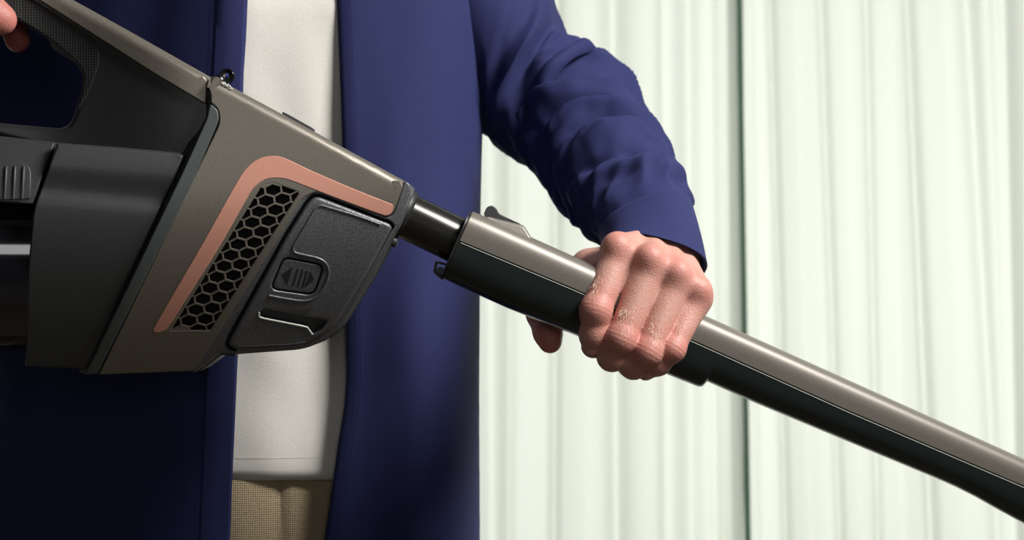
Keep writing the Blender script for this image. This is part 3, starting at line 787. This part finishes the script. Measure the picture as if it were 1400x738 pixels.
# ---- trousers
zh = P(0, 657, .17).z
rings = []
prof_t = [(zh+.06, .162, .100), (zh, .166, .106), (zh-.06, .172, .110), (zh-.16, .178, .112)]
for z, a, b in prof_t:
    ring = []
    for k in range(220):
        ph = 2*math.pi*k/220; x, y = sup(a, b, 2.4, ph)
        if y < YT:
            fx = P(383, 0, .18).x
            y += .004*math.exp(-((x-fx)/.0035)**2) - .003*math.exp(-((x-fx-.010)/.010)**2) + .003*math.sin(x*70)*(1 if z < zh+.03 else .4)
        ring.append((x, y, z))
    rings.append(ring)
tv, tf = loft(rings)
for sg in (-1, 1):
    o = len(tv); lr = []
    for z, r, cx in ((zh-.15, .092, .082), (.55, .082, .095), (.3, .070, .10), (.06, .066, .105), (0.004, .064, .105)):
        lr.append([(XC+sg*cx+r*math.cos(2*math.pi*k/40), YT+r*1.1*math.sin(2*math.pi*k/40), z) for k in range(40)])
    v, f = loft(lr); tv += v; tf += [tuple(i+o for i in q) for q in f]
tro = put('trousers', mesh(tv, tf, 'trousers'), M['trousers'], person, 'beige woven trousers', sharp=50)

# ---- t-shirt
rings = []
for i in range(60):
    z = zh + (1.425-zh)*i/59
    a = np.interp(z, [.9, 1.05, 1.3, 1.40, 1.425], [.178, .172, .184, .17, .10]); b = np.interp(z, [.9, 1.05, 1.3, 1.4, 1.425], [.114, .108, .110, .09, .065])
    ring = []
    for k in range(240):
        ph = 2*math.pi*k/240; x, y = sup(a, b, 2.5, ph)
        nf = noise.noise(Vector((x*14, z*5, 3.1)))*.006 + noise.noise(Vector((x*30+z*10, z*14, 7.7)))*.0022
        ring.append((x, y-nf if y < YT else y, z+.004*(x-XC)*-.6))
    rings.append(ring)
rings[0] = [(x, y+.0015, z) for x, y, z in rings[0]]
tv, tf = loft(rings, caps=False)
tee = put('t_shirt', mesh(tv, tf, 't_shirt'), M['tee'], person, 'plain white jersey t-shirt', sharp=180)
md = tee.modifiers.new('thick', 'SOLIDIFY'); md.thickness = .0012; md.offset = -1
# hem stitches: short dashes on the front
def dashes(name, pts, L, r, m, parent):
    v, f = [], []
    acc = 0
    for p, q in zip(pts[::2], pts[1::2]):
        a, b = tube('', [p, Vector(p).lerp(Vector(q), .7)], r, None, None, n=5, obj=False)
        o = len(v); v += a; f += [tuple(i+o for i in w) for w in b]
    return put(name, mesh(v, f, name), m, parent, None, 'stuff')
def front(a, b, n, x):
    q = min(1, abs((x-XC)/a))
    if n == 2.7 and x < XC: n = 2.05
    return YT-b*(1-q**n)**(1/n)
zst = zh+.017
pts = []
for i in range(140):
    x = P(322+i*1.0, 0, .17).x
    nf = noise.noise(Vector((x*14, zst*5, 3.1)))*.006 + noise.noise(Vector((x*30+zst*10, zst*14, 7.7)))*.0022
    a = np.interp(zst, [.9, 1.05], [.178, .172]); b = np.interp(zst, [.9, 1.05], [.114, .108])
    pts.append((x, front(a, b, 2.5, x)-nf-.0003, zst-.0024*(x-XC)))
dashes('hem_stitching', pts, 1, .00022, M['tee_thread'], tee)

# ---- shirt: torso, open at the front, plus sleeves
EL = [(-120, 338), (0, 337), (60, 335), (110, 332), (200, 331), (480, 326), (650, 318.5), (738, 315), (900, 312)]
ER = [(-120, 456), (0, 457), (100, 462), (190, 466), (420, 471), (520, 472), (560, 469), (600, 462), (650, 455), (738, 442), (900, 425)]
def shirt_ab(z):
    a = np.interp(z, [.70, .95, 1.1, 1.3, 1.38, 1.44], [.199, .1985, .1985, .203, .20, .12]); b = np.interp(z, [.70, .95, 1.2, 1.38, 1.44], [.140, .135, .130, .115, .075])
    return a, b
def shirt_disp(x, z, sx):
    return shirt_folds(x, z) + flap(x, z)
def flap(x, z):
    """how far the open fronts stand off the body: the left one swings out at its edge, the right one bellies low down"""
    px = 700+x/(K*(.155+D0)/D0); py = 369+(ZC-z)/(K*(.155+D0)/D0)
    l = .062*max(0, min(1, (px+30)/360))**1.15 if px < 395 else 0
    t = max(0, min(1, (py-170)/330)); t = t*t*(3-2*t)
    r = .058*t*math.exp(-((px-622)/95)**2) if px > 395 else 0
    return l+r
def shirt_folds(x, z):
    f = noise.noise(Vector((x*11+.8*z, z*2.2, 1.7)))*.010 + noise.noise(Vector((x*26-6*z, z*6, 9.2)))*.0035
    return f
NZ, NU = 110, 300; sv = []
zz = np.linspace(.70, 1.44, NZ)
for z in zz:
    a, b = shirt_ab(z); n = 2.7
    py = 369+(ZC-z)/(K*(.155+D0)/D0)
    xl = P(lerp_tab(EL, py), 0, .097).x; xr = P(lerp_tab(ER, py), 0, .155).x
    cosr = lambda x: math.copysign(abs(max(-.999, min(.999, (x-XC)/a)))**(n/2), x-XC)
    phR = -math.acos(cosr(xr)); phL = 2*math.pi-math.acos(cosr(xl))
    for k in range(NU):
        u = k/(NU-1); ph = phR+(phL-phR)*u
        x, y = sup(a, b, n, ph, nl=2.05)
        nx, ny = (x-XC)/a, (y-YT)/b; l = math.hypot(nx, ny); d = shirt_folds(x, z+(.0 if y < YT else 5)); fl_ = flap(x, z) if y < YT else 0
        edge = min(u, 1-u)*(phL-phR)
        d *= min(1, .25+edge*3)
        x += nx/l*d*.35; y += ny/l*d
        y += .004*math.exp(-(edge/.03)**2) + (.008*math.exp(-(edge/.30)**2) if u < .5 else 0) - fl_*max(0, -ny/l)
        sv.append((x, y, z))
sf = [(r*NU+k, r*NU+k+1, (r+1)*NU+k+1, (r+1)*NU+k) for r in range(NZ-1) for k in range(NU-1)]

def sleeve(st, NL, NR, folds, amp, seed, zone, face=lambda q: 0, sq=lambda q: 2.0):
    """st: (inner px, outer px, centre depth, half thickness); folds run round the arm"""
    A = np.array([(*P(*s[0], s[2]), *P(*s[1], s[2]), s[3]) for s in st])
    t = np.linspace(0, 1, len(st)); A2 = np.array(catmull([tuple(r) for r in A], 24, False))
    d = np.concatenate([[0], np.cumsum(np.linalg.norm(np.diff((A2[:, :3]+A2[:, 3:6])/2, axis=0), axis=1))]); L = d[-1]
    s = np.linspace(0, L, NL); B = np.stack([np.interp(s, d, A2[:, i]) for i in range(7)], 1)
    C = (B[:, :3]+B[:, 3:6])/2; E = (B[:, 3:6]-B[:, :3])/2
    T = np.gradient(C, axis=0); T /= np.linalg.norm(T, axis=1)[:, None]
    vs_ = []; rr = []
    for i in range(NL):
        e1 = E[i]; n = np.cross(e1, T[i]); n /= np.linalg.norm(n)
        if n[1] > 0: n = -n
        fc = face(s[i]/L); n = n*(1-fc)+np.array((0, -1.0, 0))*fc; n /= np.linalg.norm(n)
        ring = []
        for k in range(NR):
            a = 2*math.pi*k/NR; ca, sa = math.cos(a), math.sin(a)
            dirv = e1*ca/np.linalg.norm(e1)+n*sa
            fd = 0
            z_ = zone(s[i]/L)
            if z_ > 0:
                for (c0, sl, w, am, a0, aw) in folds:          # centre along arm, slant, width, height, angle, angular reach
                    da = (a-a0+math.pi) % (2*math.pi)-math.pi
                    g = s[i]/L-c0-sl*da-.012*math.sin(3*a+c0*20)
                    fd += am*math.exp(-(g/w)**2)*math.exp(-(da/aw)**2)
                fd += 1.9*amp*z_*(.22-abs(noise.noise(Vector((s[i]*27+math.sin(a+.6)*.9, ca*1.3, sa*1.3+seed)))))
                fd += amp*.45*z_*(noise.noise(Vector((s[i]*80+ca*1.5, ca*2.6+4, sa*2.6+seed))))
            e_ = 2/sq(s[i]/L); p = C[i]+e1*math.copysign(abs(ca)**e_, ca)+n*B[i, 6]*math.copysign(abs(sa)**e_, sa)+dirv*fd
            ring.append(tuple(p))
        rr.append(ring)
    return rr
LS = [((590,60),(660,-150),.300,.075), ((612,105),(712,-75),.300,.075), ((645,165),(756,0),.300,.070), ((672,190),(774,40),.298,.066), ((703,211),(800,62),.292,.062), ((735,239),(838,78),.282,.058), ((752,254),(848,92),.270,.056), ((768,268),(842,118),.252,.053), ((773,282),(872,140),.230,.050), ((778,292),(889,160),.213,.049), ((793,307),(908,198),.185,.046), ((810,322),(937,243),.150,.042), ((820,328),(941,277),.122,.0445), ((824,330),(949,304),.110,.046)]
zone = lambda q: min(1, max(0, (q-.12)/.2))*min(1, max(0, (.985-q)/.06))
# a = pi/2 faces the camera, a = 0 is the outer (elbow) edge
LFOLD = [(.46, -.06, .020, .006, 1.0, .9), (.51, -.05, .012, -.006, 1.2, .9), (.56, -.07, .020, .007, .9, .9), (.615, -.06, .012, -.006, 1.0, 1.0),
         (.66, -.05, .018, .006, 1.1, 1.0), (.71, -.05, .012, -.005, 1.1, 1.0), (.755, -.04, .020, .005, 1.2, 1.0), (.81, -.03, .012, -.004, 1.3, 1.0), (.86, -.03, .02, .004, 1.4, 1.0), (.33, .05, .03, -.009, 1.3, .6), (.26, .05, .03, .006, 1.2, .8)]
lr = sleeve(LS, 190, 150, [(a_, b_, c_, d_*1.6, e_, f_) for a_, b_, c_, d_, e_, f_ in LFOLD], .0070, 2.0, zone, lambda q: .62*min(1, max(0, (q-.72)/.25)), lambda q: 2+.4*min(1, max(0, (q-.75)/.2)))
v, f = loft(lr, caps=False); o = len(sv); sv += v; sf += [tuple(i+o for i in q) for q in f]
RS = [((60,60),(-10,-150),.300,.075), ((10,95),(-70,-70),.300,.070), ((-80,120),(-150,-30),.28,.062), ((-220,140),(-230,0),.24,.058), ((-320,130),(-350,10),.19,.054), ((-240,40),(-370,-20),.12,.050), ((-215,0),(-340,-80),.05,.044), ((-208,-25),(-315,-110),.02,.040)]
rr_ = sleeve(RS, 80, 60, [], .005, 5.0, zone)
v, f = loft(rr_, caps=False); o = len(sv); sv += v; sf += [tuple(i+o for i in q) for q in f]
shirt = put('shirt', mesh(sv, sf, 'shirt'), M['shirt'], person, 'open navy blue long sleeved shirt', sharp=180)
md = shirt.modifiers.new('thick', 'SOLIDIFY'); md.thickness = .0012; md.offset = -1

# cuffs
def cuff(st, name, face=lambda q: 0):
    rr = sleeve(st, 26, 110, [], .0, 0, lambda q: 0, face, lambda q: 2.45)
    out = []
    n = len(rr)
    inner = [[tuple(Vector(p).lerp(sum((Vector(x) for x in r), Vector())/len(r), .05)) for p in r] for r in rr]
    first = [tuple(Vector(p).lerp(sum((Vector(x) for x in rr[0]), Vector())/len(rr[0]), .03)) for p in rr[0]]
    v, f = loft([first]+rr+inner[::-1], caps=False)
    return put(name, mesh(v, f, name), M['shirt'], shirt, sharp=60)
CF = [((820,329),(947,280),.118,.047), ((823,331),(954,310),.102,.050), ((825,333),(960,342),.086,.0525), ((827,334),(964,372),.072,.0545)]
cuff(CF, 'cuff', lambda q: .62+.12*q)
cuff([((-212,-15),(-325,-100),.03,.043), ((-205,-30),(-305,-118),.01,.041), ((-198,-45),(-288,-132),-.01,.039)], 'cuff')

# button front: raised placket edge band, stitching, button
from_shirt = BVHTree.FromPolygons([Vector(v) for v in sv], sf)
def shirt_front_pt(px, py, d):
    o_ = P(px, py, .03); d_ = (P(px, py, .3)-o_).normalized(); h_, n_, _, _ = from_shirt.ray_cast(o_, d_)
    return h_-d_*d
def strip(name, f0, f1, y0, y1, d):
    rings = []
    for py in np.linspace(y0, y1, 70):
        a = [shirt_front_pt(f0(py)+(f1(py)-f0(py))*t, py, d) for t in (0, .06, .3, .6, .94, 1)]
        a[0].y += .0016; a[-1].y += .0016
        bck = [p+Vector((0, .003, 0)) for p in a[::-1]]
        rings.append(a+bck)
    v, f = loft(rings); return put(name, mesh(v, f, name), M['shirt'], shirt, sharp=40)
bt = empty
def make_button(px, py):
    c = shirt_front_pt(px, py, .0028); bmb = bmesh.new(); n = 40
    prof = [(0, .0006), (.0026, .0006), (.0034, .0008), (.0043, .0016), (.0050, .0019), (.0056, .0014), (.0058, .0006), (.0054, 0), (0, 0)]
    rings = []
    for r, h in prof[1:-1]:
        rings.append([(c.x+r*math.cos(2*math.pi*k/n), c.y-h, c.z+r*math.sin(2*math.pi*k/n)) for k in range(n)])
    v, f = loft(rings)
    b = put('button', mesh(v, f, 'button'), M['button'], shirt, 'dark four-hole shirt button', sharp=40)
    for sx in (-1, 1):
        for sz in (-1, 1):
            p = Vector((c.x+sx*.0010, c.y-.0006, c.z+sz*.0010))
    # thread: two strokes across
    v, f = [], []
    for x in (-.0010, .0009):
        a, q = tube('', [(c.x+x, c.y-.0002, c.z-.0014), (c.x+x*.8, c.y-.0012, c.z-.0006), (c.x+x*.6, c.y-.0012, c.z+.0012), (c.x+x*.5, c.y-.0002, c.z+.0018)], .00038, None, None, n=6, obj=False)
        o = len(v); v += a; f += [tuple(i+o for i in w) for w in q]
    return b, (v, f)
strip('placket', lambda y: lerp_tab(EL, y)-43, lambda y: lerp_tab(EL, y)-1.5, -40, 760, .0010)
dashes('front_stitching', [shirt_front_pt(lerp_tab(EL, y)-47.5, y, .0003) for y in np.arange(-10, 750, 2.6)], 1, .00022, M['thread'], shirt)
dashes('front_stitching', [shirt_front_pt(lerp_tab(ER, y)+22, y, .0003) for y in np.arange(-10, 750, 2.6)], 1, .00020, M['thread'], shirt)
b, (v, f) = make_button(310.5, 104)
put('button_thread', mesh(v, f, 'button_thread'), M['btn_thread'], shirt, 'bright blue button thread', sharp=60)
